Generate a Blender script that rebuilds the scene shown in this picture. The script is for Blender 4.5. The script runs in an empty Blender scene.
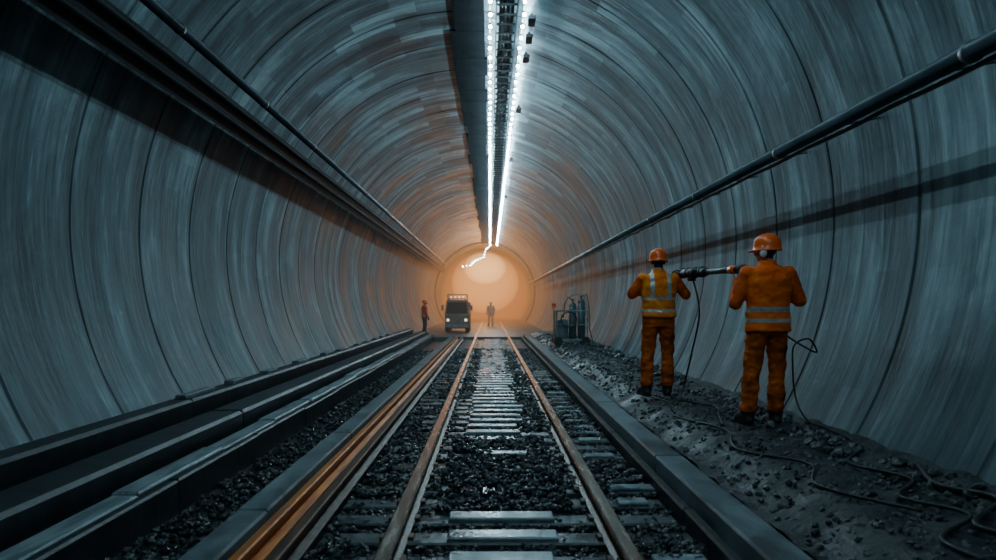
import bpy, bmesh, math, random
from mathutils import Vector, Matrix, noise as mnoise
random.seed(7)
S = bpy.context.scene
COL = S.collection
F = 720.0
CAMZ = 1.4
CX, CZ, R = -0.4, 2.3, 4.0      # tunnel centre / radius

# ------------------------------------------------------------------ helpers
def add(name, verts, faces, mat=None, smooth=False, parent=None, mats=None, midx=None):
    me = bpy.data.meshes.new(name)
    me.from_pydata([tuple(v) for v in verts], [], faces)
    me.update()
    ob = bpy.data.objects.new(name, me)
    COL.objects.link(ob)
    if mats:
        for m in mats: me.materials.append(m)
        if midx: me.polygons.foreach_set('material_index', midx)
    elif mat: me.materials.append(mat)
    if smooth: me.polygons.foreach_set('use_smooth', [True]*len(me.polygons))
    if parent: ob.parent = parent
    return ob

def empty(name, loc=(0,0,0), rotz=0, scale=1):
    e = bpy.data.objects.new(name, None)
    e.empty_display_size = 0.2
    COL.objects.link(e)
    e.location = loc; e.rotation_euler = (0,0,rotz); e.scale = (scale,)*3
    return e

class B:
    def __init__(s): s.v=[]; s.f=[]
    def push(s, vs, fs):
        o=len(s.v); s.v += [Vector(v) for v in vs]; s.f += [tuple(i+o for i in f) for f in fs]
    def sphere(s, c, r, nu=12, nv=8, rot=None):
        c=Vector(c)
        if not hasattr(r,'__len__'): r=(r,r,r)
        vs=[Vector((0,0,r[2]))]
        for j in range(1,nv):
            t=math.pi*j/nv
            for i in range(nu):
                p=2*math.pi*i/nu
                vs.append(Vector((r[0]*math.sin(t)*math.cos(p), r[1]*math.sin(t)*math.sin(p), r[2]*math.cos(t))))
        vs.append(Vector((0,0,-r[2])))
        if rot is not None: vs=[rot@v for v in vs]
        fs=[]
        for i in range(nu): fs.append((0,1+i,1+(i+1)%nu))
        for j in range(nv-2):
            a=1+j*nu; b=a+nu
            for i in range(nu):
                k=(i+1)%nu; fs.append((a+i,b+i,b+k,a+k))
        L=len(vs)-1; a=1+(nv-2)*nu
        for i in range(nu): fs.append((a+i,L,a+(i+1)%nu))
        s.push([v+c for v in vs], fs)
    def cyl(s, p0, p1, r0, r1=None, n=12, cap=True):
        p0=Vector(p0); p1=Vector(p1); r1=r0 if r1 is None else r1
        d=(p1-p0)
        if d.length<1e-6: return
        d.normalize()
        a=d.cross(Vector((0,0,1)))
        if a.length<1e-3: a=d.cross(Vector((0,1,0)))
        a.normalize(); b=d.cross(a)
        vs=[]
        for p,r in ((p0,r0),(p1,r1)):
            for i in range(n):
                t=2*math.pi*i/n
                vs.append(p+a*r*math.cos(t)+b*r*math.sin(t))
        fs=[(i,(i+1)%n,n+(i+1)%n,n+i) for i in range(n)]
        if cap: fs += [tuple(range(n-1,-1,-1)), tuple(range(n,2*n))]
        s.push(vs,fs)
    def limb(s, pts, rad, n=12):
        for i,p in enumerate(pts): s.sphere(p, rad[i]*0.995, n, 8)
        for i in range(len(pts)-1): s.cyl(pts[i],pts[i+1],rad[i],rad[i+1],n)
    def tube(s, pts, r, n=8):
        pts=[Vector(p) for p in pts]; rings=[]; prev=None
        for i,p in enumerate(pts):
            d=(pts[min(i+1,len(pts)-1)]-pts[max(i-1,0)]).normalized()
            if prev is None:
                a=d.cross(Vector((0,0,1)))
                if a.length<1e-2: a=d.cross(Vector((1,0,0)))
            else: a=prev-d*prev.dot(d)
            a.normalize(); prev=a; b=d.cross(a)
            rr=r[i] if hasattr(r,'__len__') else r
            rings.append([p+a*rr*math.cos(2*math.pi*k/n)+b*rr*math.sin(2*math.pi*k/n) for k in range(n)])
        vs=[v for q in rings for v in q]; fs=[]
        for j in range(len(rings)-1):
            for i in range(n):
                k=(i+1)%n; fs.append((j*n+i,j*n+k,(j+1)*n+k,(j+1)*n+i))
        fs.append(tuple(range(n-1,-1,-1))); m=(len(rings)-1)*n; fs.append(tuple(range(m,m+n)))
        s.push(vs,fs)
    def loft(s, rings, n=24, p=2.0):
        vs=[];fs=[]
        for (c,rx,ry) in rings:
            for i in range(n):
                t=2*math.pi*i/n; ct,st=math.cos(t),math.sin(t)
                e=2.0/p
                vs.append(Vector((c[0]+rx*math.copysign(abs(ct)**e,ct), c[1]+ry*math.copysign(abs(st)**e,st), c[2])))
        for j in range(len(rings)-1):
            for i in range(n):
                k=(i+1)%n; fs.append((j*n+i,j*n+k,(j+1)*n+k,(j+1)*n+i))
        fs.append(tuple(range(n-1,-1,-1))); m=(len(rings)-1)*n; fs.append(tuple(range(m,m+n)))
        s.push(vs,fs)
    def box(s, lo, hi, rot=None, c=None, bev=0.0):
        lo=Vector(lo);hi=Vector(hi)
        vs=[Vector((x,y,z)) for z in (lo.z,hi.z) for y in (lo.y,hi.y) for x in (lo.x,hi.x)]
        if bev>0:
            b=bev
            vs=[Vector((x,y,lo.z)) for y in (lo.y,hi.y) for x in (lo.x,hi.x)]
            vs+=[Vector((x,y,hi.z-b)) for y in (lo.y,hi.y) for x in (lo.x,hi.x)]
            vs+=[Vector((x,y,hi.z)) for y in (lo.y+b,hi.y-b) for x in (lo.x+b,hi.x-b)]
            fs=[(0,2,3,1),(8,9,11,10)]
            for a in (0,4):
                fs+=[(a,a+1,a+5,a+4),(a+1,a+3,a+7,a+5),(a+3,a+2,a+6,a+7),(a+2,a,a+4,a+6)]
        else:
            fs=[(0,2,3,1),(4,5,7,6),(0,1,5,4),(1,3,7,5),(3,2,6,7),(2,0,4,6)]
        if rot is not None:
            cc=Vector(c) if c is not None else (lo+hi)/2
            vs=[rot@(v-cc)+cc for v in vs]
        s.push(vs,fs)
    def make(s,name,mat=None,smooth=False,parent=None,**k):
        return add(name,s.v,s.f,mat,smooth,parent,**k)

def remeshed(b, voxel, smooth_it, name):
    tmp=add('tmp_'+name,b.v,b.f)
    m=tmp.modifiers.new('r','REMESH'); m.mode='VOXEL'; m.voxel_size=voxel
    if smooth_it:
        q=tmp.modifiers.new('s','SMOOTH'); q.factor=0.5; q.iterations=smooth_it
    dg=bpy.context.evaluated_depsgraph_get(); dg.update()
    me=bpy.data.meshes.new_from_object(tmp.evaluated_get(dg))
    bpy.data.objects.remove(tmp)
    me.name=name
    me.polygons.foreach_set('use_smooth',[True]*len(me.polygons))
    return me

# ------------------------------------------------------------------ materials
def newmat(name):
    m=bpy.data.materials.new(name); m.use_nodes=True
    nt=m.node_tree; return m,nt,nt.nodes['Principled BSDF']
def pmat(name, c0, c1=None, rough=0.6, metal=0.0, scale=8.0, bump=0.0, bscale=None, stretch=(1,1,1), detail=5, r2=None, emis=None, es=0, lo=0.35, hi=0.65, spec=0.5):
    m,nt,p=newmat(name); N=nt.nodes; L=nt.links
    p.inputs['Roughness'].default_value=rough; p.inputs['Metallic'].default_value=metal
    p.inputs['Specular IOR Level'].default_value=spec
    p.inputs['Base Color'].default_value=(*c0,1)
    if emis: p.inputs['Emission Color'].default_value=(*emis,1); p.inputs['Emission Strength'].default_value=es
    tc=N.new('ShaderNodeTexCoord'); mp=N.new('ShaderNodeMapping'); mp.inputs['Scale'].default_value=stretch
    L.new(tc.outputs['Object'],mp.inputs['Vector'])
    nz=N.new('ShaderNodeTexNoise'); nz.inputs['Scale'].default_value=scale; nz.inputs['Detail'].default_value=detail
    L.new(mp.outputs[0],nz.inputs['Vector'])
    if c1:
        cr=N.new('ShaderNodeValToRGB'); cr.color_ramp.elements[0].position=lo; cr.color_ramp.elements[1].position=hi
        cr.color_ramp.elements[0].color=(*c0,1); cr.color_ramp.elements[1].color=(*c1,1)
        L.new(nz.outputs['Fac'],cr.inputs[0]); L.new(cr.outputs[0],p.inputs['Base Color'])
    if r2 is not None:
        mr=N.new('ShaderNodeMapRange'); mr.inputs['From Min'].default_value=0.35; mr.inputs['From Max'].default_value=0.65
        mr.inputs['To Min'].default_value=rough; mr.inputs['To Max'].default_value=r2
        L.new(nz.outputs['Fac'],mr.inputs['Value']); L.new(mr.outputs[0],p.inputs['Roughness'])
    if bump:
        n2=N.new('ShaderNodeTexNoise'); n2.inputs['Scale'].default_value=bscale or scale*3; n2.inputs['Detail'].default_value=4
        L.new(mp.outputs[0],n2.inputs['Vector'])
        bp=N.new('ShaderNodeBump'); bp.inputs['Strength'].default_value=bump; bp.inputs['Distance'].default_value=0.02
        L.new(n2.outputs['Fac'],bp.inputs['Height']); L.new(bp.outputs[0],p.inputs['Normal'])
    return m

def wall_material():
    m,nt,p=newmat('segment_concrete'); N=nt.nodes; L=nt.links
    uv=N.new('ShaderNodeUVMap'); uv.uv_map='UVMap'
    def mapn(sx,sy,ox=0,oy=0):
        mp=N.new('ShaderNodeMapping'); mp.inputs['Scale'].default_value=(sx,sy,1); mp.inputs['Location'].default_value=(ox,oy,0); L.new(uv.outputs[0],mp.inputs[0]); return mp
    def nz(mp,detail,rough=0.6,sc=1,dist=0.0):
        n=N.new('ShaderNodeTexNoise'); n.inputs['Scale'].default_value=sc; n.inputs['Detail'].default_value=detail; n.inputs['Roughness'].default_value=rough; n.inputs['Distortion'].default_value=dist
        L.new(mp.outputs[0],n.inputs['Vector']); return n
    def mrange(src,a,b,c,d):
        r=N.new('ShaderNodeMapRange'); 
        for k,v in zip(('From Min','From Max','To Min','To Max'),(a,b,c,d)): r.inputs[k].default_value=v
        L.new(src,r.inputs['Value']); return r.outputs[0]
    def math_(op,a,b):
        n=N.new('ShaderNodeMath'); n.operation=op
        for i,x in enumerate((a,b)):
            if isinstance(x,(int,float)): n.inputs[i].default_value=x
            else: L.new(x,n.inputs[i])
        return n.outputs[0]
    streak=nz(mapn(0.32,2.6),5,0.6,dist=0.3)
    fine=nz(mapn(1.6,18),3,0.5)
    stain=nz(mapn(0.5,0.5),7,0.65,dist=0.6)
    drip=nz(mapn(0.30,4.2,5,3),6,0.65,dist=0.4)
    chips=nz(mapn(0.9,5.0,9,2),4,0.6)
    br=N.new('ShaderNodeTexBrick'); br.offset=0.37; br.offset_frequency=2; br.squash=1.0
    L.new(mapn(1,1).outputs[0],br.inputs['Vector'])
    br.inputs['Color1'].default_value=(0.0,0,0,1); br.inputs['Color2'].default_value=(1,1,1,1); br.inputs['Mortar'].default_value=(0.4,0.4,0.4,1)
    br.inputs['Scale'].default_value=1.0; br.inputs['Mortar Size'].default_value=0.004; br.inputs['Brick Width'].default_value=1.1; br.inputs['Row Height'].default_value=0.375
    br.inputs['Bias'].default_value=0.0
    sep=N.new('ShaderNodeSeparateXYZ'); L.new(uv.outputs[0],sep.inputs[0])
    rid=math_('FLOOR',math_('DIVIDE',math_('SUBTRACT',sep.outputs[1],14.0),1.5),0)
    wn=N.new('ShaderNodeTexWhiteNoise'); wn.noise_dimensions='1D'; L.new(rid,wn.inputs['W'])
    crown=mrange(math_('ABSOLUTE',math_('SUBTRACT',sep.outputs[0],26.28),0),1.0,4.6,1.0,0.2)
    a=mrange(streak.outputs['Fac'],0.3,0.7,-0.42,0.42)
    b=mrange(fine.outputs['Fac'],0.3,0.7,-0.09,0.09)
    c=mrange(stain.outputs['Fac'],0.3,0.7,-0.38,0.38)
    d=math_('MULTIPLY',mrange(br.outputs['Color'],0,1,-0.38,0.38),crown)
    e_=mrange(wn.outputs['Value'],0,1,-0.10,0.10)
    t=math_('ADD',math_('ADD',a,b),math_('ADD',c,d))
    t=math_('ADD',math_('ADD',t,e_),0.46)
    cr=N.new('ShaderNodeValToRGB'); e=cr.color_ramp.elements
    e[0].position=0.0; e[0].color=(0.020,0.043,0.054,1)
    e[1].position=1.0; e[1].color=(0.31,0.43,0.46,1)
    k=e.new(0.5); k.color=(0.088,0.150,0.175,1)
    L.new(t,cr.inputs[0])
    fr=math_('FRACT',math_('DIVIDE',math_('SUBTRACT',sep.outputs[1],13.985),1.5),0)
    joint=mrange(math_('GREATER_THAN',fr,0.045),0,1,0.62,1.0)
    dm=math_('MULTIPLY',mrange(drip.outputs['Fac'],0.56,0.65,1.0,0.42),joint)
    dm=math_('MULTIPLY',dm,mrange(chips.outputs['Fac'],0.62,0.68,1.0,1.6))
    dm=math_('MULTIPLY',dm,mrange(crown,0.2,1.0,0.86,1.15))  # crown painted lighter, flanks darker: ceiling brightness put into the concrete colour
    mx=N.new('ShaderNodeMix'); mx.data_type='RGBA'; mx.blend_type='MULTIPLY'; mx.inputs[0].default_value=1.0
    L.new(cr.outputs[0],mx.inputs[6])
    cmb=N.new('ShaderNodeCombineColor'); 
    for i in range(3): L.new(dm,cmb.inputs[i])
    L.new(cmb.outputs[0],mx.inputs[7]); L.new(mx.outputs[2],p.inputs['Base Color'])
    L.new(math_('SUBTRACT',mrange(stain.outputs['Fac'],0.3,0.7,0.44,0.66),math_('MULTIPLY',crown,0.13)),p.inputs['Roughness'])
    p.inputs['Specular IOR Level'].default_value=0.5
    bp=N.new('ShaderNodeBump'); bp.inputs['Strength'].default_value=0.5; bp.inputs['Distance'].default_value=0.03
    L.new(math_('ADD',math_('ADD',streak.outputs['Fac'],math_('MULTIPLY',fine.outputs['Fac'],0.25)),math_('MULTIPLY',stain.outputs['Fac'],0.8)),bp.inputs['Height'])
    L.new(bp.outputs[0],p.inputs['Normal'])
    return m

M={}
M['wall']=wall_material()
M['dark_panel']=pmat('dark_ceiling_membrane',(0.003,0.006,0.008),(0.008,0.014,0.018),0.9,scale=3,spec=0.1)
M['steel']=pmat('rail_steel',(0.42,0.29,0.21),(0.66,0.54,0.45),0.17,1.0,scale=6,stretch=(4,0.4,4),r2=0.3)
M['railside']=pmat('rail_side',(0.04,0.02,0.011),(0.12,0.055,0.025),0.45,0.2,scale=9,bump=0.3)
M['rust']=pmat('rusty_rail',(0.50,0.12,0.010),(0.78,0.23,0.02),0.3,0.35,scale=4,stretch=(4,0.5,4),r2=0.5)
M['brown']=pmat('brown_rail',(0.07,0.03,0.014),(0.18,0.075,0.03),0.32,0.5,scale=5,stretch=(4,0.5,4),r2=0.5)
M['sleeper']=pmat('wet_sleeper',(0.010,0.016,0.020),(0.055,0.078,0.088),0.2,scale=4,bump=0.4,r2=0.5)
M['slab']=pmat('pale_slab',(0.06,0.095,0.11),(0.32,0.40,0.43),0.2,scale=5,bump=0.3,r2=0.5)
M['ballast']=pmat('wet_ballast',(0.006,0.010,0.012),(0.040,0.056,0.063),0.12,scale=9,bump=0.6,bscale=40,r2=0.4)
M['bed']=pmat('ballast_bed',(0.006,0.008,0.010),(0.025,0.032,0.036),0.3,scale=12,bump=0.8,bscale=30)
M['dirt']=pmat('walkway_dirt',(0.006,0.009,0.011),(0.042,0.050,0.052),0.32,scale=3.2,bump=1.0,bscale=22,r2=0.75,detail=10)
M['rubble']=pmat('rubble',(0.012,0.017,0.019),(0.085,0.10,0.105),0.4,scale=5,bump=0.5)
M['kerb']=pmat('kerb_concrete',(0.045,0.065,0.075),(0.19,0.24,0.26),0.32,scale=3,bump=0.5,r2=0.6,stretch=(1,0.6,1))
M['black']=pmat('dark_duct',(0.004,0.007,0.010),(0.014,0.022,0.027),0.45,scale=3,bump=0.3)
M['tray']=pmat('dark_cable_tray',(0.003,0.005,0.007),(0.010,0.015,0.018),0.55,scale=3,spec=0.25)
M['pipe']=pmat('dark_pipe',(0.012,0.020,0.025),(0.035,0.052,0.06),0.38,0.2,scale=4,bump=0.2)
M['greypipe']=pmat('grey_pipe',(0.03,0.05,0.06),(0.09,0.13,0.15),0.35,0.1,scale=3,bump=0.2,stretch=(1,0.4,1))
M['metal']=pmat('galvanised',(0.05,0.075,0.09),(0.14,0.18,0.20),0.4,0.7,scale=6)
M['rubber']=pmat('rubber',(0.006,0.007,0.008),(0.016,0.018,0.02),0.45,scale=10)
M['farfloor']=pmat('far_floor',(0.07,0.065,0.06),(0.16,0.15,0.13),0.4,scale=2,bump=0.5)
M['planks']=pmat('old_planks',(0.10,0.14,0.155),(0.30,0.37,0.39),0.4,scale=3,stretch=(4,0.6,4),bump=0.4)
M['truck']=pmat('truck_paint',(0.10,0.10,0.095),(0.20,0.19,0.17),0.4,scale=3)
def emat(name,col,st):
    m,nt,p=newmat(name); p.inputs['Base Color'].default_value=(*col,1)
    p.inputs['Emission Color'].default_value=(*col,1); p.inputs['Emission Strength'].default_value=st; return m
M['bulb']=emat('led_bulb',(0.56,0.87,1.0),430)
M['lampw']=emat('headlamp_glass',(1.0,0.8,0.55),1.6)

# ------------------------------------------------------------------ tunnel shell
def tunnel_part(name,a0,a1,y0=-6.0,y1=76.0,ring=1.5,mat=M['wall']):
    n=max(8,int(abs(a1-a0)/2.0)); ys=[];rs=[]
    y=y0; k=0
    while y<y1-1e-6:
        g=0.022 if k%2==0 else 0.008
        ys+= [y,y+0.004,y+0.010,y+0.045,y+0.051,y+0.056,y+0.075,y+ring-0.015]; rs+=[R,R,R+g,R+g,R,R,R,R]
        y+=ring; k+=1
    ys.append(y1);rs.append(R)
    vs=[];fs=[];uv=[]
    for yy,rr in zip(ys,rs):
        for i in range(n+1):
            a=math.radians(a0+(a1-a0)*i/n)
            vs.append((CX+rr*math.cos(a),yy,CZ+rr*math.sin(a))); uv.append((a*R+20,yy+20))
    for j in range(len(ys)-1):
        for i in range(n):
            k=j*(n+1)+i; fs.append((k,k+1,k+n+2,k+n+1))
    ob=add(name,vs,fs,mat,True)
    me=ob.data; l=me.uv_layers.new(name='UVMap')
    for lp in me.loops: l.data[lp.index].uv=uv[lp.vertex_index]
    return ob
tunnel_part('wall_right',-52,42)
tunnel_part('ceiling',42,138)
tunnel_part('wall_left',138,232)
b=B()
vs=[Vector((CX,76,CZ))]; n=64
for k,rr in enumerate((1.5,3.0,4.05)):
    for i in range(n):
        a=2*math.pi*i/n
        vs.append(Vector((CX+rr*math.cos(a),76+0.25*mnoise.noise(Vector((rr*3,i*0.7,0))),CZ+rr*math.sin(a))))
fs=[(0,1+i,1+(i+1)%n) for i in range(n)]
for k in range(2):
    for i in range(n): fs.append((1+k*n+i,1+(k+1)*n+i,1+(k+1)*n+(i+1)%n,1+k*n+(i+1)%n))
b.push(vs,fs); b.make('wall_end',M['farfloor'],False)
b=B()
def arc_strip(b,y0,y1,r_out,r_in,a0,a1,n=60):
    vs=[];fs=[]
    for i in range(n+1):
        a=math.radians(a0+(a1-a0)*i/n); c,s=math.cos(a),math.sin(a)
        for (yy,rr) in ((y0,r_out),(y0,r_in),(y1,r_in),(y1,r_out)): vs.append((CX+rr*c,yy,CZ+rr*s))
    for i in range(n):
        o=i*4
        for k in range(4): fs.append((o+k,o+(k+1)%4,o+4+(k+1)%4,o+4+k))
    fs+=[(0,1,2,3),(n*4+3,n*4+2,n*4+1,n*4)]
    b.push(vs,fs)
arc_strip(b,57,57.6,3.99,3.86,-35,215)
b.make('portal_arch_rib',M['farfloor'],False)

# ------------------------------------------------------------------ floor
b=B()
b.push([(-3.5,-6,-0.2),(2.7,-6,-0.2),(2.7,76,-0.2),(-3.5,76,-0.2)],[(0,1,2,3)])
b.make('floor',M['bed'])
b=B(); b.box((-3.66,31,-0.19),(2.86,75.7,-0.012)); b.make('concrete_apron',M['farfloor'])

def noisy_sheet(name,x0,x1,y0,y1,dx,zf,mat,amp,fr,dyf=1.0):
    nx=max(2,int((x1-x0)/dx)); ys=[y0]
    while ys[-1]<y1: ys.append(min(y1,ys[-1]+dx*max(1.0,ys[-1]/5.0)*dyf))
    vs=[];fs=[]
    for yy in ys:
        for i in range(nx+1):
            x=x0+(x1-x0)*i/nx
            z=zf(x,yy)+amp*mnoise.fractal(Vector((x*fr,yy*fr,1.3)),1.0,2.0,4)
            vs.append((x,yy,z))
    for j in range(len(ys)-1):
        for i in range(nx):
            k=j*(nx+1)+i; fs.append((k,k+1,k+nx+2,k+nx+1))
    return add(name,vs,fs,mat,True)
noisy_sheet('ballast_bed',-1.12,1.36,-4,31,0.06,lambda x,y:-0.165,M['bed'],0.015,6)

def walk_z(x,y):
    t=min(1,max(0,(x-1.7)/0.4)); return 0.07+0.15*t*t*(3-2*t)+ (0.08*max(0,(x-2.75))/0.3)
noisy_sheet('walkway',1.69,3.06,-4,31,0.04,walk_z,M['dirt'],0.03,4.0)

def stones(name,n,xr,yr,zf,smin,smax,mat,pw=1.8,flat=(.5,.9)):
    phi=(1+5**.5)/2
    iv=[(-1,phi,0),(1,phi,0),(-1,-phi,0),(1,-phi,0),(0,-1,phi),(0,1,phi),(0,-1,-phi),(0,1,-phi),(phi,0,-1),(phi,0,1),(-phi,0,-1),(-phi,0,1)]
    iv=[Vector(v).normalized() for v in iv]
    iff=[(0,11,5),(0,5,1),(0,1,7),(0,7,10),(0,10,11),(1,5,9),(5,11,4),(11,10,2),(10,7,6),(7,1,8),(3,9,4),(3,4,2),(3,2,6),(3,6,8),(3,8,9),(4,9,5),(2,4,11),(6,2,10),(8,6,7),(9,8,1)]
    V=[];Fc=[]
    for k in range(n):
        u=random.random()**pw
        y=yr[0]+(yr[1]-yr[0])*u; x=random.uniform(*xr)
        s=random.uniform(smin,smax)*(1+0.04*y)
        q=Matrix.Rotation(random.uniform(0,6.3),3,Vector((random.random()-.5,random.random()-.5,random.random()-.5)).normalized())
        sc=Vector((random.uniform(.7,1.3),random.uniform(.7,1.3),random.uniform(*flat)))*s
        z=zf(x,y)+s*0.25
        o=len(V)
        for v in iv:
            w=q@Vector((v.x*sc.x,v.y*sc.y,v.z*sc.z))*random.uniform(.8,1.15)
            V.append((x+w.x,y+w.y,z+w.z))
        Fc+= [(a+o,b_+o,c+o) for a,b_,c in iff]
    return add(name,V,Fc,mat)
def bz(x,y):
    z=-0.148
    if 5.2<y<8.1 and abs(x-0.1)<0.5: z+=0.045
    if mnoise.noise(Vector((x*1.3,y*0.7,3)))>0.02: z+=0.024
    return z
stones('ballast_gravel',15000,(-1.1,1.32),(2.4,24),bz,0.014,0.030,M['ballast'])
stones('ditch_gravel',2200,(-2.35,-1.78),(3.0,24),lambda x,y:-0.19,0.014,0.032,M['ballast'])
stones('walkway_rubble',3800,(1.75,2.96),(2.6,28),lambda x,y:walk_z(x,y)-0.004,0.005,0.024,M['rubble'])
stones('edge_rubble',460,(2.66,2.96),(3.0,28),lambda x,y:walk_z(x,y)+0.0,0.015,0.05,M['rubble'])

b=B(); c=B()
y=-3.0; k=0
while y<31:
    j=random.uniform(-0.03,0.03)
    b.box((-1.08+j,y,-0.2),(1.32+j*0.3,y+0.21,-0.118+random.uniform(-.006,.003)),bev=0.012)
    if not (5.2<y<7.9):
        c.box((-0.26+j,y+0.02,-0.119),(0.44+j+random.uniform(-.10,.05),y+0.19,-0.085),bev=0.01)
    elif abs(y-6.9)<0.3 and k%2==0:
        c.box((-0.1,y+0.03,-0.118),(0.4,y+0.18,-0.075),bev=0.01)
    if 3<y<16 and random.random()<0.75:
        x0=0.93+random.uniform(0,0.06); c.box((x0,y+0.03,-0.119),(x0+random.uniform(0.2,0.36),y+0.18,-0.098),bev=0.008)
    y+=0.42; k+=1
b.make('railway_sleepers',M['sleeper']); c.make('crossing_slabs',M['slab'])

def rail(x,y0,y1,mat,side,h=0.118,name='railway_rail',w=0.046):
    prof=[(-0.075,0),(0.075,0),(0.075,0.012),(0.012,0.028),(0.012,h-0.045),(w,h-0.034),(w,h-0.008),(w-0.010,h),(-w+0.010,h),(-w,h-0.008),(-w,h-0.034),(-0.012,h-0.045),(-0.012,0.028),(-0.075,0.012)]
    vs=[];n=len(prof); ys=[y0+(y1-y0)*i/40 for i in range(41)]
    for yy in ys:
        for px,pz in prof: vs.append((x+px,yy,-h+pz))
    fs=[];mi=[]
    for j in range(40):
        for i in range(n):
            k=(i+1)%n; fs.append((j*n+i,j*n+n+i,j*n+n+k,j*n+k)); mi.append(0 if i in (5,6,7,8,9) else 1)
    fs.append(tuple(range(n))); fs.append(tuple(range(41*n-1,40*n-1,-1))); mi+=[1,1]
    return add(name,vs,fs,mats=[mat,side],midx=mi)
rail(-0.60,-4,58,M['steel'],M['railside'])
rail(0.80,-4,58,M['steel'],M['railside'])
rail(-1.20,-4,31,M['brown'],M['railside'],w=0.034)
rail(-1.41,-4,31,M['rust'],M['rust'],w=0.034)
b=B()
y=-3.0
while y<20:
    for x in (-0.6,0.8):
        for s in (-1,1):
            b.box((x+s*0.09-0.02,y+0.06,-0.118),(x+s*0.09+0.02,y+0.15,-0.095),bev=0.006)
    y+=0.42
b.make('rail_clips',M['railside'])
b=B(); b.box((-1.52,-4,-0.2),(-1.13,31,-0.119)); b.make('rail_support_beam',M['black'])
def seg_beam(name,x0,x1,z0,z1,y0,y1,L,mat,jit=0.006,bev=0.015):
    b=B(); y=y0
    while y<y1:
        l=min(L,y1-y); jx=random.uniform(-jit,jit); jz=random.uniform(-jit,jit)
        b.box((x0+jx,y+0.008,z0),(x1+jx,y+l-0.008,z1+jz),bev=bev); y+=l
    return b.make(name,mat)
seg_beam('kerb_edging',1.42,1.66,-0.2,0.10,-4,31,3.4,M['kerb'],0.003)
seg_beam('kerb_step',1.34,1.41,-0.2,-0.02,-4,31,3.0,M['black'])
seg_beam('concrete_strip',-1.76,-1.54,-0.2,-0.03,-4,31,3.0,M['kerb'])
seg_beam('cable_trough',-2.64,-2.38,-0.2,0.06,-4,31,1.9,M['black'],0.008)
seg_beam('cable_trough_lid',-2.62,-2.43,0.065,0.10,3.4,31,1.6,M['planks'],0.025)
seg_beam('service_duct',-3.12,-2.74,-0.2,0.22,-4,31,6.0,M['black'],0.004,0.03)
seg_beam('service_duct',-3.56,-3.30,-0.2,0.34,-4,31,6.0,M['black'],0.004,0.03)
b=B(); b.tube([(-3.2,-4+i*0.7,-0.1+0.02*math.sin(i*1.7)) for i in range(50)],0.05); b.tube([(-2.69,-4+i*0.7,-0.15) for i in range(50)],0.035); 
b.make('floor_cables',M['rubber'],True)
b=B(); y=8.0
for i in range(11):
    b.box((-3.5,y,0.345),(-3.38,y+random.uniform(0.3,1.0),0.365+random.uniform(0,.03)),bev=0.008); y+=random.uniform(1.3,2.4)
b.make('duct_cover_boards',M['kerb'])

# ------------------------------------------------------------------ ceiling services
b=B(); y=-4.0
while y<58:
    l=random.uniform(0.9,1.6)
    xl=-0.66+random.uniform(-0.07,0.05); xr=-0.08+random.uniform(-.03,.03)
    a0=math.acos((xr-CX)/(R-0.02)); a1=math.acos((xl-CX)/(R-0.02)); n=4
    vs=[];
    for yy in (y,y+l-0.02):
        for i in range(n+1):
            a=a0+(a1-a0)*i/n
            for rr in (R-0.01,R-0.05): vs.append((CX+rr*math.cos(a),yy,CZ+rr*math.sin(a)))
    fs=[]; m=2*(n+1)
    for i in range(n):
        o=2*i; fs+=[(o+1,o+3,o+m+3,o+m+1),(o,o+1,o+3,o+2),(o+m,o+m+2,o+m+3,o+m+1)]
    fs+=[(0,m,m+1,1),(2*n,2*n+1,m+2*n+1,m+2*n)]
    b.push(vs,fs); y+=l
b.make('ceiling_membrane_panels',M['dark_panel'])
E=empty('cable_ladder')
b=B()
for x in (0.10,0.44): b.box((x-0.012,-4,6.05),(x+0.012,57,6.15))
y=-4
while y<57: b.box((0.10,y,6.06),(0.44,y+0.05,6.08)); y+=0.4
y=-3.5
while y<57:
    for x in (0.10,0.44): b.box((x-0.006,y,6.10),(x+0.006,y+0.012,6.22))
    y+=2.0
b.make('tray',M['tray'],parent=E)
b=B()
for x,r in ((0.17,0.03),(0.25,0.022),(0.34,0.035)):
    b.tube([(x+0.01*math.sin(i*1.3),-4+i*1.0,6.08+r) for i in range(62)],r)
b.make('cables',M['rubber'],True,parent=E)
b=B()
for i,(yy) in enumerate((11.6,12.4,13.4,17,23,31)):
    b.box((0.62,yy,6.0),(0.74,yy+0.35,6.06),bev=0.01)
    b.box((0.66,yy+0.15,6.05),(0.70,yy+0.20,6.14))
b.make('junction_boxes',M['black'],parent=E)
E=empty('led_string_lights')
b=B(); w=B()
for x in (0.0,0.54):
    w.box((x-0.008,-3,6.075),(x+0.008,57,6.095))
    y=-1.0
    while y<57:
        b.sphere((x+random.uniform(-.012,.012),y,6.02),0.025,8,5); w.cyl((x,y,6.035),(x,y,6.08),0.012,n=6)
        y+=0.5
    y=-2
    while y<57: w.box((x-0.006,y,6.09),(x+0.006,y+0.015,6.20)); y+=2.0
pts=[(0.0,57,6.0),(-0.3,55,5.6),(-0.5,54,4.9),(-1.1,54,4.65),(-1.5,54,4.3),(-2.3,54,4.15)]
for i in range(len(pts)-1):
    p=Vector(pts[i]);q=Vector(pts[i+1]); nn=3
    for k in range(nn): b.sphere(p.lerp(q,k/nn),0.022,6,4)
w.tube(pts,0.012,6)
b.make('bulbs',M['bulb'],True,parent=E); w.make('strip_carrier',M['black'],parent=E)

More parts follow.
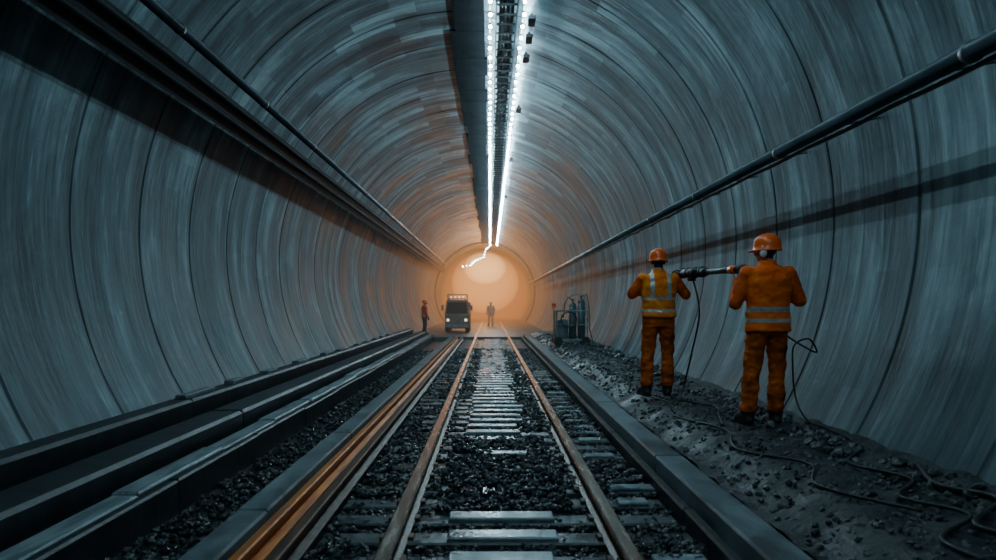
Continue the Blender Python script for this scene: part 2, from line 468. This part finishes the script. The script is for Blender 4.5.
def bracket(b,x,z,y,h=0.03):
    d=Vector((x-CX,0,z-CZ)); l=d.length; d/=l
    b.cyl((x,y,z),(CX+d.x*(R-0.005),y,CZ+d.z*(R-0.005)),0.012,n=6)
E=empty('wall_pipe')
b=B(); x,z=3.03,1.4+3.03/1.91
b.cyl((x,-5,z),(x,57,z),0.062,n=20,cap=True)
y=-4.5
while y<57: b.cyl((x,y,z),(x,y+0.06,z),0.071,n=20); y+=3.0
b.make('pipe',M['greypipe'],True,parent=E)
b=B(); y=-4
while y<57: bracket(b,x,z,y); y+=1.5
b.make('brackets',M['greypipe'],parent=E)
b=B()
b.tube([(x+0.04,-5+i*0.375,z-0.075-0.012*abs(math.sin(i*math.pi/4))) for i in range(165)],0.018,6)
b.make('slung_cable',M['rubber'],True,parent=E)
E=empty('wall_cable_tray')
b=B(); x,z=-3.62,4.02
rot=Matrix.Rotation(math.radians(-58),3,'Y')
b.box((-0.20,-5,-0.035),(0.20,57,0.035),rot=rot,c=(0,0,0)); b.v=[v+Vector((x,0,z)) for v in b.v]
b2=B()
for o in (-0.13,0.13):
    p=rot@Vector((o,0,0.06)); b2.cyl((x+p.x,-5,z+p.z),(x+p.x,57,z+p.z),0.045,n=12)
for o in (-0.06,0.13):
    p=rot@Vector((o,0,-0.05)); b2.cyl((x+p.x,-5,z+p.z),(x+p.x,57,z+p.z),0.04,n=12)
b.make('tray',M['tray'],False,parent=E); b2.make('cables',M['tray'],True,parent=E)
b=B(); y=-4
while y<57: bracket(b,x,z,y); y+=1.5
b.make('brackets',M['tray'],parent=E)
E=empty('wall_pipe')
b=B(); x,z=-3.46,4.47
b.cyl((x,-5,z),(x,57,z),0.06,n=16)
y=-4
while y<57: b.cyl((x,y,z),(x,y+0.06,z),0.066,n=16); y+=3.0
b.make('pipe',M['pipe'],True,parent=E)
b=B(); y=-4
while y<57: bracket(b,x,z,y); y+=3
b.make('brackets',M['tray'],parent=E)

# ------------------------------------------------------------------ people
M['jacket']=pmat('orange_jacket',(0.50,0.062,0.004),(0.85,0.125,0.008),0.75,scale=9,bump=0.6,bscale=14,spec=0.2)
M['vest']=pmat('hi_vis_vest',(0.95,0.115,0.005),(1.0,0.185,0.010),0.65,scale=6,bump=0.6,bscale=12,spec=0.2)
M['vest2']=pmat('hi_vis_vest_amber',(0.95,0.18,0.010),(1.0,0.29,0.02),0.65,scale=6,bump=0.6,bscale=12,spec=0.2)
M['trouser']=pmat('work_trousers',(0.22,0.036,0.004),(0.74,0.135,0.010),0.8,scale=6,bump=0.8,bscale=12,spec=0.2)
M['darktrouser']=pmat('dark_trousers',(0.02,0.02,0.022),(0.05,0.05,0.05),0.8,scale=5)
M['boot']=pmat('boots',(0.012,0.011,0.010),(0.035,0.03,0.026),0.5,scale=10)
M['reflect']=pmat('reflective_tape',(0.40,0.40,0.36),(0.60,0.60,0.56),0.4,0.2,scale=20)
M['skin']=pmat('skin',(0.42,0.22,0.15),(0.52,0.29,0.20),0.55,scale=12)
M['hair']=pmat('hair',(0.015,0.011,0.009),(0.03,0.022,0.018),0.6,scale=40)
M['glove']=pmat('gloves',(0.03,0.03,0.03),(0.08,0.075,0.07),0.7,scale=20)
M['helmet']=pmat('helmet_orange',(1.0,0.12,0.004),(1.0,0.15,0.006),0.3,scale=4)
M['white']=pmat('white_plastic',(0.75,0.77,0.78),(0.85,0.86,0.86),0.35,scale=4)
M['pale']=pmat('pale_overall',(0.5,0.45,0.4),(0.7,0.64,0.58),0.7,scale=8,bump=0.3)
M['eye']=pmat('eye_dark',(0.02,0.015,0.012),None,0.2)
M['eyew']=pmat('eye_white',(0.8,0.8,0.78),None,0.3)
M['lip']=pmat('lips',(0.35,0.13,0.10),None,0.5)

def segdist(p,a,b):
    ab=b-a; t=max(0,min(1,(p-a).dot(ab)/ab.length_squared)); return (p-(a+ab*t)).length

def hand(W,P,A,rt,side,name,parent,mat):
    W=Vector(W);P=Vector(P);A=Vector(A).normalized()
    Fd=(P-W); Fd-=A*Fd.dot(A); Fd.normalize()
    Nn=A.cross(Fd)
    if Nn.z<0: Nn=-Nn
    if A.x*side<0: A=-A
    r=rt+0.008
    b=B()
    pc=P-Fd*(rt+0.018)
    wr=P-Fd*0.10-Nn*0.015
    for i in range(4):
        o=A*(i-1.5)*0.021
        b.limb([wr+o*0.45, pc+o-Nn*0.006, P-Fd*(rt+0.012)+o+Nn*0.012],[0.021,0.017,0.0115],8)
    ends=[205,230,220,185]
    for i in range(4):
        o=A*(i-1.5)*0.0225
        pts=[];rad=[]
        for k in range(5):
            th=math.radians(25+(ends[i]-25)*k/4)
            pts.append(P+o+(-Fd*math.cos(th)+Nn*math.sin(th))*r); rad.append(0.0100-0.0006*k)
        b.limb(pts,rad,8)
    pts=[wr-A*0.018, pc-A*0.04-Nn*0.008]; rad=[0.017,0.0135]
    for th in (-55,-95,-130):
        t=math.radians(th); pts.append(P-A*0.036+(-Fd*math.cos(t)+Nn*math.sin(t))*(r+0.002)); rad.append(0.0115-0.0008*len(pts)*0.3)
    b.limb(pts,rad,8)
    b.limb([wr-Fd*0.05,wr],[0.030,0.026],10)
    me=remeshed(b,0.0045,2,name); me.materials.append(mat)
    ob=bpy.data.objects.new(name,me); COL.objects.link(ob); ob.parent=parent
    return wr-Fd*0.03

def relaxed_hand(W,side,name,parent,mat):
    W=Vector(W); b=B(); D=Vector((0,0.15,-1)).normalized()
    for i in range(4):
        o=Vector((0,(1.5-i)*0.020,0))
        b.limb([W+o*0.5,W+o+D*0.085],[0.02,0.014],8)
        L=[0.075,0.085,0.078,0.06][i]
        p0=W+o*1.05+D*0.085; p1=p0+D*L*0.45+Vector((-side*0.006,0,0)); p2=p1+(D+Vector((-side*0.45,0,0))).normalized()*L*0.32; p3=p2+(D+Vector((-side*0.9,0,0))).normalized()*L*0.25
        b.limb([p0,p1,p2,p3],[0.0105,0.010,0.009,0.008],8)
    b.limb([W+D*0.02+Vector((0,0.02,0)),W+D*0.055+Vector((-side*0.02,0.042,0)),W+D*0.09+Vector((-side*0.03,0.05,0))],[0.017,0.013,0.010],8)
    me=remeshed(b,0.005,2,name); me.materials.append(mat)
    ob=bpy.data.objects.new(name,me); COL.objects.link(ob); ob.parent=parent

def worker(name,loc,rotz=0,scale=1.0,arms=None,grips=None,legs=None,vest=None,hem=0.87,bands=((0.95,1.0),(1.06,1.11)),vband=False,headyaw=0,headpitch=0,muffs=False,vox=0.012,helmet=None,trouser=None,jacket=None):
    E=empty(name,loc,rotz,scale)
    b=B()
    legs=legs or [((-0.10,0,0.90),(-0.125,0.03,0.49),(-0.13,-0.02,0.10),(-0.16,0.14,0.045)),((0.10,0,0.90),(0.13,0.02,0.49),(0.15,-0.02,0.10),(0.19,0.13,0.045))]
    for h,k,a,t in legs:
        h,k,a,t=map(Vector,(h,k,a,t))
        b.limb([h,h.lerp(k,0.45),k,k.lerp(a,0.4),a.lerp(k,0.22),a+Vector((0,0,0.05))],[0.102,0.095,0.076,0.082,0.074,0.078],16)
        b.limb([a+Vector((0,0,0.05)),a+Vector((0,-0.005,-0.03)),a.lerp(t,0.5),t],[0.060,0.060,0.054,0.048],14)
        b.sphere((a.x,a.y-0.02,0.045),(0.050,0.06,0.045),12,8)
        for q in (0.0,0.33,0.66,1.0):
            p=a.lerp(t,q); b.cyl((p.x,p.y,0.0),(p.x,p.y,0.03),0.053,n=12)
    tl=[((0,0,0.84),0.165,0.115),((0,0,0.90),0.185,0.13),((0,0,1.0),0.175,0.125),((0,0.0,1.12),0.175,0.122),((0,0,1.25),0.195,0.13),((0,-0.005,1.36),0.205,0.13),((0,-0.005,1.43),0.185,0.112),((0,0,1.475),0.12,0.085),((0,0.005,1.505),0.07,0.068)]
    b.loft(tl,28,2.3)
    vl=[((0,0,hem),0.216,0.162),((0,0,hem+0.08),0.206,0.150),((0,0,1.12),0.198,0.142),((0,0,1.25),0.214,0.148),((0,-0.005,1.36),0.220,0.148),((0,-0.005,1.435),0.188,0.120),((0,0,1.485),0.11,0.092)]
    b.loft(vl,28,2.3)
    b.cyl((0,0.0,1.44),(0,0.012,1.56),0.068,0.058,16)
    b.cyl((0,0.0,1.47),(0,0.004,1.530),0.088,0.078,18)
    arms=arms or [((-0.19,0,1.42),(-0.29,-0.02,1.14),(-0.27,0.12,0.90)),((0.19,0,1.42),(0.29,-0.02,1.14),(0.27,0.12,0.90))]
    segs=[]
    for i,(s,e,w) in enumerate(arms):
        s,e,w=map(Vector,(s,e,w))
        if grips and grips[i]:
            P,A,rt=grips[i]; w=hand(e,P,A,rt,1 if i else -1,'hand_%s'%('right' if i else 'left'),E,M['glove'])
        else:
            relaxed_hand(w+(w-e).normalized()*0.01,1 if i else -1,'hand_%s'%('right' if i else 'left'),E,M['glove'])
        b.limb([s,s.lerp(e,0.5),e,e.lerp(w,0.4),w],[0.080,0.070,0.060,0.055,0.042],16)
        segs.append((s,e,w))
    me=remeshed(b,vox,3,name+'_body')
    mats=[jacket or M['jacket'],vest or M['vest'],M['reflect'],trouser or M['trouser'],M['boot'],M['skin']]
    for m in mats: me.materials.append(m)
    for v in me.vertices:
        p=v.co
        if p.z>0.12:
            a=0.015 if p.z<0.85 else 0.012
            zf=16 if p.z<0.85 else 12
            n_=mnoise.noise(Vector((p.x*9,p.y*9,p.z*zf)))+0.5*mnoise.noise(Vector((p.x*22,p.y*22,p.z*30)))
            v.co=p+v.normal*a*n_
    idx=[]
    for f in me.polygons:
        c=f.center
        if c.z<0.13: i=4
        elif c.z<hem:
            i=3
        else:
            arm=False
            for s,e,w in segs:
                s2=s.lerp(e,0.22)
                if min(segdist(c,s2,e),segdist(c,e,w))<0.094 and (abs(c.x)>0.205 or c.y>0.165): arm=True
            i=0 if arm else 1
            if not arm:
                for z0,z1 in bands:
                    if z0<c.z<z1: i=2
                if vband and 0.075<abs(c.x)<0.125 and c.z>bands[-1][1]: i=2
            if c.z>1.535 : i=5
        idx.append(i)
    me.polygons.foreach_set('material_index',idx)
    ob=bpy.data.objects.new('body',me); COL.objects.link(ob); ob.parent=E
    H=bpy.data.objects.new('head_pivot',None); COL.objects.link(H); H.parent=E; H.location=(0,0.01,1.52); H.rotation_euler=(headpitch,0,headyaw)
    b=B()
    b.sphere((0,0.005,0.135),(0.076,0.096,0.098),20,14)
    b.sphere((0,0.035,0.065),(0.056,0.062,0.068),16,10)
    b.sphere((0,0.075,0.022),(0.026,0.022,0.02),10,8)
    b.limb([(0,0.098,0.105),(0,0.116,0.078)],[0.010,0.015],8)
    for s in (-1,1):
        b.sphere((s*0.077,-0.005,0.092),(0.010,0.02,0.033),10,8)
        b.sphere((s*0.035,0.082,0.062),(0.022,0.018,0.02),8,6)
        b.limb([(s*0.012,0.096,0.125),(s*0.05,0.078,0.125)],[0.009,0.008],8)
    b.limb([(-0.018,0.090,0.045),(0.018,0.090,0.045)],[0.0085,0.0085],8)
    b.cyl((0,0,-0.04),(0,0.005,0.06),0.057,0.057,16)
    hm=remeshed(b,0.007,2,'head')
    for m in (M['skin'],M['hair'],M['lip']): hm.materials.append(m)
    ii=[]
    for f in hm.polygons:
        c=f.center; k=0
        if c.y<0.0 and c.z>0.03 and not(abs(c.x)>0.078): k=1
        if c.z>0.165: k=1
        if abs(c.x)<0.022 and 0.035<c.z<0.055 and c.y>0.085: k=2
        ii.append(k)
    hm.polygons.foreach_set('material_index',ii)
    ho=bpy.data.objects.new('head',hm); COL.objects.link(ho); ho.parent=H
    b=B(); b2=B()
    for s in (-1,1):
        b.sphere((s*0.032,0.086,0.107),0.012,10,8); b2.sphere((s*0.032,0.094,0.107),0.0065,8,6)
    b.make('eyes',M['eyew'],True,parent=H); b2.make('pupils',M['eye'],True,parent=H)
    b=B(); n=32
    vs=[];fs=[]
    prof=[('b',-0.012),('b',-0.006),(1.0,0.0),(0.99,0.04),(0.95,0.075),(0.84,0.106),(0.62,0.130),(0.34,0.143),(0.05,0.147)]
    for q,h in prof:
        for i in range(n):
            t=2*math.pi*i/n; cx_,sy=math.cos(t),math.sin(t)
            if isinstance(q,str):
                ex=0.007+(0.045*max(0,sy)**2)
                r1,r2=0.110+ex,0.130+ex; z=h-0.010*max(0,sy)**2
            else: r1,r2,z=0.110*q,0.130*q,h
            vs.append(Vector((r1*cx_,r2*sy,z)))
    m=len(prof)
    for j in range(m-1):
        for i in range(n):
            k=(i+1)%n; fs.append((j*n+i,j*n+k,(j+1)*n+k,(j+1)*n+i))
    fs.append(tuple(range((m-1)*n,m*n)))
    o=len(vs)
    for q,h in ((0.93,-0.012),(0.9,0.05),(0.6,0.11)):
        for i in range(n):
            t=2*math.pi*i/n; vs.append(Vector((0.110*q*math.cos(t),0.130*q*math.sin(t),h)))
    for i in range(n):
        k=(i+1)%n
        fs.append((i,o+i,o+k,k)); fs.append((o+i,o+n+i,o+n+k,o+k)); fs.append((o+n+i,o+2*n+i,o+2*n+k,o+n+k))
    fs.append(tuple(range(o+2*n,o+3*n)))
    off=Vector((0,0.0,0.118))
    b.push([v+off for v in vs],fs)
    for xx in (-0.032,0.0,0.032):
        pts=[Vector((xx,0.124*math.cos(t),0.118+0.018+0.131*math.sin(t)*(1-abs(xx)*1.2))) for t in [math.radians(a) for a in range(20,161,14)]]
        b.tube(pts,0.007,6)
    b.make('helmet',helmet or M['helmet'],True,parent=H)
    if muffs:
        b=B()
        for s in (-1,1):
            b.sphere((s*0.094,0.0,0.080),(0.024,0.034,0.040),14,10)
            b.tube([(s*0.106,0,0.09),(s*0.120,0,0.15)],0.007)
        b.make('ear_defenders',M['white'],True,parent=H)
    return E

RW=(2.70,7.0,0.235); LW=(2.12,9.06,0.25); SC=1.035
T0=Vector((2.395,9.33,1.79)); T1=Vector((2.575,7.28,1.755))
AX=(T1-T0).normalized()
def loc(p,w): p=Vector(p); return (p-Vector(w))/SC
gR=T0+AX*((T1-T0).length-0.05)
pg=loc(gR,RW)
g2=pg+Vector((0.17,0.03,-0.13))
worker('tunnel_worker',RW,0,SC,
  arms=[((-0.19,0,1.41),(-0.30,0.00,1.13),(-0.2,0.2,1.4)),((0.19,0,1.41),(0.305,0.0,1.16),(0.1,0.2,1.3))],
  grips=[(pg,AX,0.032),(g2,Vector((0.75,0.1,-0.6)),0.018)],
  legs=[((-0.10,0,0.90),(-0.145,0.02,0.49),(-0.195,-0.03,0.10),(-0.23,0.11,0.045)),((0.09,0,0.90),(0.095,0.03,0.49),(0.065,-0.02,0.10),(0.105,0.13,0.045))],
  vest=M['vest'],hem=0.87,bands=((0.955,0.995),(1.055,1.095)),headyaw=math.radians(48),muffs=True)
pl=loc(T0+AX*0.06,LW)
hl=pl+Vector((-0.34,0.03,-0.12))
ha=(hl-pl).normalized()
worker('tunnel_worker',LW,0,SC,
  arms=[((-0.19,0,1.41),(-0.325,0.03,1.23),(-0.2,0.2,1.4)),((0.19,0,1.41),(0.335,0.02,1.22),(0.1,0.2,1.3))],
  grips=[(hl,ha,0.018),(pl+AX*0.02,AX,0.036)],
  legs=[((-0.10,0,0.90),(-0.130,0.02,0.49),(-0.15,-0.03,0.10),(-0.20,0.10,0.045)),((0.10,0,0.90),(0.115,0.03,0.49),(0.10,-0.02,0.10),(0.14,0.13,0.045))],
  vest=M['vest2'],hem=0.95,bands=((1.01,1.045),(1.16,1.20)),vband=True,headyaw=math.radians(-8),headpitch=math.radians(-4))
worker('tunnel_worker',(-3.05,33.5,-0.012),math.radians(-70),0.90,vox=0.022,vest=M['vest'],trouser=M['darktrouser'],headyaw=0)
worker('tunnel_worker',(0.05,47,-0.012),math.radians(170),0.88,vox=0.022,vest=M['pale'],jacket=M['pale'],trouser=M['pale'],helmet=M['white'])

E=empty('pneumatic_rock_drill')
b=B(); Lt=(T1-T0).length
def at(d): return T0+AX*d
b.cyl(at(-0.05),at(0.22),0.034,n=20)
b.cyl(at(0.22),at(0.30),0.034,0.055,n=20)
b.cyl(at(0.30),at(0.95),0.055,n=20)
for d in (0.30,0.5,0.72,0.93): b.cyl(at(d),at(d+0.03),0.065,n=20)
b.cyl(at(0.95),at(1.10),0.055,0.042,n=20)
b.cyl(at(1.10),at(Lt+0.05),0.036,n=16)
b.box(at(0.6)+Vector((-0.03,-0.08,-0.1)),at(0.6)+Vector((0.03,0.08,-0.04)))
b.make('barrel',M['black'],True,parent=E)
b=B(); b.cyl(at(Lt-0.34),at(Lt-0.20),0.046,n=18); b.make('collar',M['helmet'],True,parent=E)
b=B()
h0=Vector(LW)+pl*SC; h1=Vector(LW)+hl*SC
b.cyl(h0,h1+(h1-h0).normalized()*0.08,0.017,n=12)
g0=Vector(RW)+pg*SC; g1=Vector(RW)+g2*SC
gd=Vector((0.75,0.1,-0.6)).normalized()
b.limb([g0,g1-gd*0.06,g1,g1+gd*0.07],[0.017]*4,10)
b.make('handles',M['metal'],True,parent=E)
def catmull(pts,n=8):
    pts=[Vector(p) for p in pts]; P=[pts[0]]+pts+[pts[-1]]; out=[]
    for i in range(1,len(P)-2):
        for k in range(n):
            t=k/n; a,b_,c,d=P[i-1],P[i],P[i+1],P[i+2]
            out.append(0.5*((2*b_)+(c-a)*t+(2*a-5*b_+4*c-d)*t*t+(3*b_-a-3*c+d)*t**3))
    out.append(P[-2]); return out
b=B()
b.tube(catmull([g1+gd*0.07,(2.93,7.28,1.35),(2.94,7.2,1.12),(3.08,7.05,0.98),(3.2,7.05,0.93),(3.1,7.0,1.06),(2.95,6.98,1.0),(2.93,6.97,0.8),(2.93,6.9,0.5),(2.95,6.7,0.32),(2.98,6.4,0.30),(2.95,6.0,0.30),(2.9,5.6,0.29)]),0.009,8)
b.tube(catmull([at(0.62)+Vector((0,0,-0.05)),(2.5,8.6,1.3),(2.45,8.75,0.8),(2.40,8.9,0.4),(2.3,8.6,0.26),(2.5,8.0,0.26),(2.35,7.4,0.26),(2.2,6.8,0.26)]),0.011,8)
b.make('air_hose',M['rubber'],True,parent=E)

E=empty('loose_cables')
b=B()
b.tube(catmull([(2.9,5.6,0.27),(2.6,5.2,0.25),(2.75,4.7,0.26),(2.45,4.3,0.25),(2.6,3.9,0.26),(2.2,3.5,0.25),(2.3,3.0,0.25)]),0.013,8)
b.tube(catmull([(2.92,4.9,0.30),(2.8,4.5,0.27),(2.9,4.1,0.29),(2.5,3.7,0.26),(2.7,3.3,0.27),(2.1,3.2,0.24),(1.9,2.9,0.2)]),0.018,8)
b.tube(catmull([(1.95,9.5,0.22),(2.1,8.5,0.24),(1.95,7.6,0.22),(2.15,6.6,0.25),(2.0,5.8,0.23),(2.3,5.2,0.25),(2.1,4.6,0.24),(2.4,4.0,0.25)]),0.011,8)
b.make('cables',M['rubber'],True,parent=E)

# ------------------------------------------------------------------ equipment cart
E=empty('welding_gas_cart',(2.36,21.0,0.2),0,1.0)
b=B()
b.box((-0.45,-0.3,0.14),(0.45,0.3,0.19)); 
for x in (-0.44,0.44):
    for yy in (-0.29,0.29): b.cyl((x,yy,0.15),(x,yy,1.0),0.02,n=8)
for z in (0.6,1.0):
    b.cyl((-0.44,-0.29,z),(0.44,-0.29,z),0.018,n=8); b.cyl((-0.44,0.29,z),(0.44,0.29,z),0.018,n=8)
    for x in (-0.44,0.44): b.cyl((x,-0.29,z),(x,0.29,z),0.018,n=8)
b.tube([(0.44,0.29,1.0),(0.5,0.3,1.2),(0.42,0.3,1.45),(0.2,0.3,1.5),(0.0,0.3,1.42)],0.02)
b.make('frame',M['slab'],parent=E)
b=B()
for x in (-0.4,0.4):
    for yy in (-0.33,0.33): b.cyl((x,yy-0.04,0.13),(x,yy+0.04,0.13),0.13,n=20)
b.make('wheels',M['rubber'],parent=E)
b=B()
for x,hh,r in ((0.05,1.25,0.11),(0.3,1.35,0.11)):
    b.cyl((x,0,0.19),(x,0,hh-0.12),r,n=20); b.sphere((x,0,hh-0.12),(r,r,0.12),20,8); b.cyl((x,0,hh-0.02),(x,0,hh+0.06),0.025,n=8); b.cyl((x-0.04,0,hh+0.07),(x+0.04,0,hh+0.07),0.02,n=8)
b.make('gas_cylinders',M['greypipe'],True,parent=E)
b=B(); b.box((-0.4,-0.22,0.19),(-0.1,0.2,0.75),bev=0.03); b.box((-0.36,-0.24,0.45),(-0.15,-0.22,0.68)); b.make('power_unit',M['kerb'],parent=E)
b=B()
for k in range(3):
    b.tube([(-0.1+0.22*math.cos(t),-0.33-0.02*k,0.75+0.22*math.sin(t)) for t in [2*math.pi*i/20 for i in range(21)]],0.018)
b.tube([(0.3,0,1.4),(0.45,-0.1,1.5),(0.5,-0.2,1.1),(0.5,-0.3,0.5),(0.6,-0.4,0.03)],0.015)
b.tube([(0.05,0,1.3),(-0.1,-0.1,1.4),(-0.2,-0.2,1.2),(-0.25,-0.25,0.8)],0.015)
b.make('hoses',M['rubber'],True,parent=E)
b=B(); b.cyl((-0.5,0,0.0),(-0.5,0,1.1),0.015,n=8); b.cyl((-0.5,-0.25,0.01),(-0.5,0.25,0.01),0.02,n=6); b.box((-0.56,-0.06,1.1),(-0.44,0.04,1.22)); b.make('lamp_stand',M['helmet'],parent=E)

# ------------------------------------------------------------------ service truck
E=empty('service_truck',(-1.63,35.5,-0.012),math.radians(0),1.0)
b=B()
def slab_loft(b,secs):
    vs=[];fs=[]
    for z,hx,y0,y1 in secs: vs+= [(-hx,y0,z),(hx,y0,z),(hx,y1,z),(-hx,y1,z)]
    for j in range(len(secs)-1):
        o=j*4
        for k in range(4): fs.append((o+k,o+(k+1)%4,o+4+(k+1)%4,o+4+k))
    fs.append((3,2,1,0)); m=4*(len(secs)-1); fs.append((m,m+1,m+2,m+3)); b.push(vs,fs)
slab_loft(b,[(0.25,0.54,-0.02,1.2),(0.30,0.58,-0.05,1.2),(0.85,0.60,-0.04,1.2),(0.92,0.60,0.0,1.2),(1.55,0.53,0.16,1.15),(1.62,0.48,0.24,1.1)])
b.box((-0.6,1.2,0.45),(0.6,3.2,1.5),bev=0.04)
b.box((-0.45,0.1,0.2),(0.45,3.1,0.45))
b.make('cab_and_body',M['truck'],parent=E)
b=B(); b.push([(-0.52,-0.012,0.95),(0.52,-0.012,0.95),(0.46,0.135,1.5),(-0.46,0.135,1.5)],[(0,1,2,3)]); 
for s in (-1,1): b.push([(s*0.602,0.15,0.95),(s*0.602,1.0,0.95),(s*0.545,1.0,1.48),(s*0.545,0.3,1.48)],[(0,1,2,3)])
b.make('windows',pmat('truck_glass',(0.03,0.04,0.045),None,0.1,0.0),parent=E)
b=B()
for x in (-0.5,0.5):
    for yy in (0.45,2.6): b.cyl((x-0.1,yy,0.27),(x+0.1,yy,0.27),0.27,n=24)
b.make('wheels',M['rubber'],parent=E)
b=B(); b.box((-0.6,-0.14,0.26),(0.6,-0.05,0.42),bev=0.01)
for z in (0.5,0.57,0.64,0.71): b.box((-0.32,-0.07,z),(0.32,-0.05,z+0.035))
for s in (-1,1):
    b.box((s*0.72-0.05,0.1,1.1),(s*0.72+0.05,0.14,1.35)); b.cyl((s*0.58,0.14,1.35),(s*0.72,0.12,1.32),0.012,n=6)
b.box((-0.42,0.3,1.66),(0.42,0.36,1.7)); b.box((-0.40,0.3,1.60),(-0.36,0.36,1.68)); b.box((0.36,0.3,1.6),(0.40,0.36,1.68))
b.box((-0.5,0.4,1.62),(-0.46,1.1,1.9)); b.box((0.46,0.4,1.62),(0.5,1.1,1.9)); b.box((-0.5,0.4,1.86),(0.5,0.44,1.9)); b.box((-0.5,1.06,1.86),(0.5,1.1,1.9))
b.make('bumper_grille_rack',M['planks'],parent=E)
b=B()
for x in (-0.44,0.44): b.cyl((x,-0.075,0.62),(x,-0.04,0.62),0.07,n=16)
for x in (-0.3,-0.1,0.1,0.3): b.cyl((x,0.28,1.75),(x,0.33,1.75),0.045,n=12)
b.make('lamps',M['lampw'],True,parent=E)

# ------------------------------------------------------------------ mist, its glow put in as emission
def mist_glow_mat(name,col,st,dens):  # volume emits its own colour, standing in for lamp light scattered by mist
    m=bpy.data.materials.new(name); m.use_nodes=True; nt=m.node_tree; N=nt.nodes; L=nt.links
    for n in list(N): N.remove(n)
    o=N.new('ShaderNodeOutputMaterial'); e=N.new('ShaderNodeEmission'); e.inputs[0].default_value=(*col,1); e.inputs[1].default_value=st
    a=N.new('ShaderNodeVolumeAbsorption'); a.inputs['Color'].default_value=(0.3,0.3,0.3,1); a.inputs['Density'].default_value=dens
    s=N.new('ShaderNodeAddShader'); L.new(e.outputs[0],s.inputs[0]); L.new(a.outputs[0],s.inputs[1]); L.new(s.outputs[0],o.inputs['Volume'])
    return m
E=empty('glowing_mist')
def ell(name,c,r,m):
    b=B(); b.sphere((0,0,0),r,40,24); o=b.make(name,m,True,parent=E); o.location=c
ell('mist_deep',(CX,68,2.4),(4.4,12,4.1),mist_glow_mat('mist_a',(1.0,0.30,0.05),0.07,0.06))
ell('mist_core',(CX,62,3.2),(2.9,8,2.6),mist_glow_mat('mist_b',(1.0,0.44,0.12),0.11,0.0))
ell('mist_hot',(CX,58,4.3),(1.7,3,1.3),mist_glow_mat('mist_c',(1.0,0.62,0.27),0.30,0.0))
ell('mist_outer',(CX,54,2.8),(7.0,27,6.4),mist_glow_mat('mist_d',(1.0,0.38,0.11),0.0035,0.015))
ell('mist_middle',(CX,54,2.6),(5.0,20,4.8),mist_glow_mat('mist_e',(1.0,0.37,0.10),0.0125,0.02))
ell('mist_cool_glow',(CX,36,2.4),(7.0,26,6.5),mist_glow_mat('mist_f',(0.30,0.62,0.75),0.0010,0.004))  # added teal emission lifts the distant blacks like haze

def plight(name,loc_,col,p,r):
    l=bpy.data.lights.new(name,'POINT'); l.energy=p; l.color=col; l.shadow_soft_size=r
    o=bpy.data.objects.new(name,l); o.location=loc_; COL.objects.link(o); return o
plight('work_floodlight',(CX,52,4.6),(1.0,0.38,0.09),110,0.3)
plight('work_floodlight',(CX,62,4.2),(1.0,0.42,0.11),450,0.3)

w=bpy.data.worlds.new('World'); S.world=w; w.use_nodes=True
w.node_tree.nodes['Background'].inputs[0].default_value=(0.04,0.08,0.10,1); w.node_tree.nodes['Background'].inputs[1].default_value=0.4
cd=bpy.data.cameras.new('Camera'); cam=bpy.data.objects.new('Camera',cd); COL.objects.link(cam)
cd.sensor_width=36; cd.lens=36*F/996; cam.location=(0,0,CAMZ); cam.rotation_euler=(math.radians(90),0,0)
cd.shift_x=8/996; cd.shift_y=24/996; cd.clip_end=300
cd.dof.use_dof=True; cd.dof.focus_distance=8.5; cd.dof.aperture_fstop=1.6
S.camera=cam
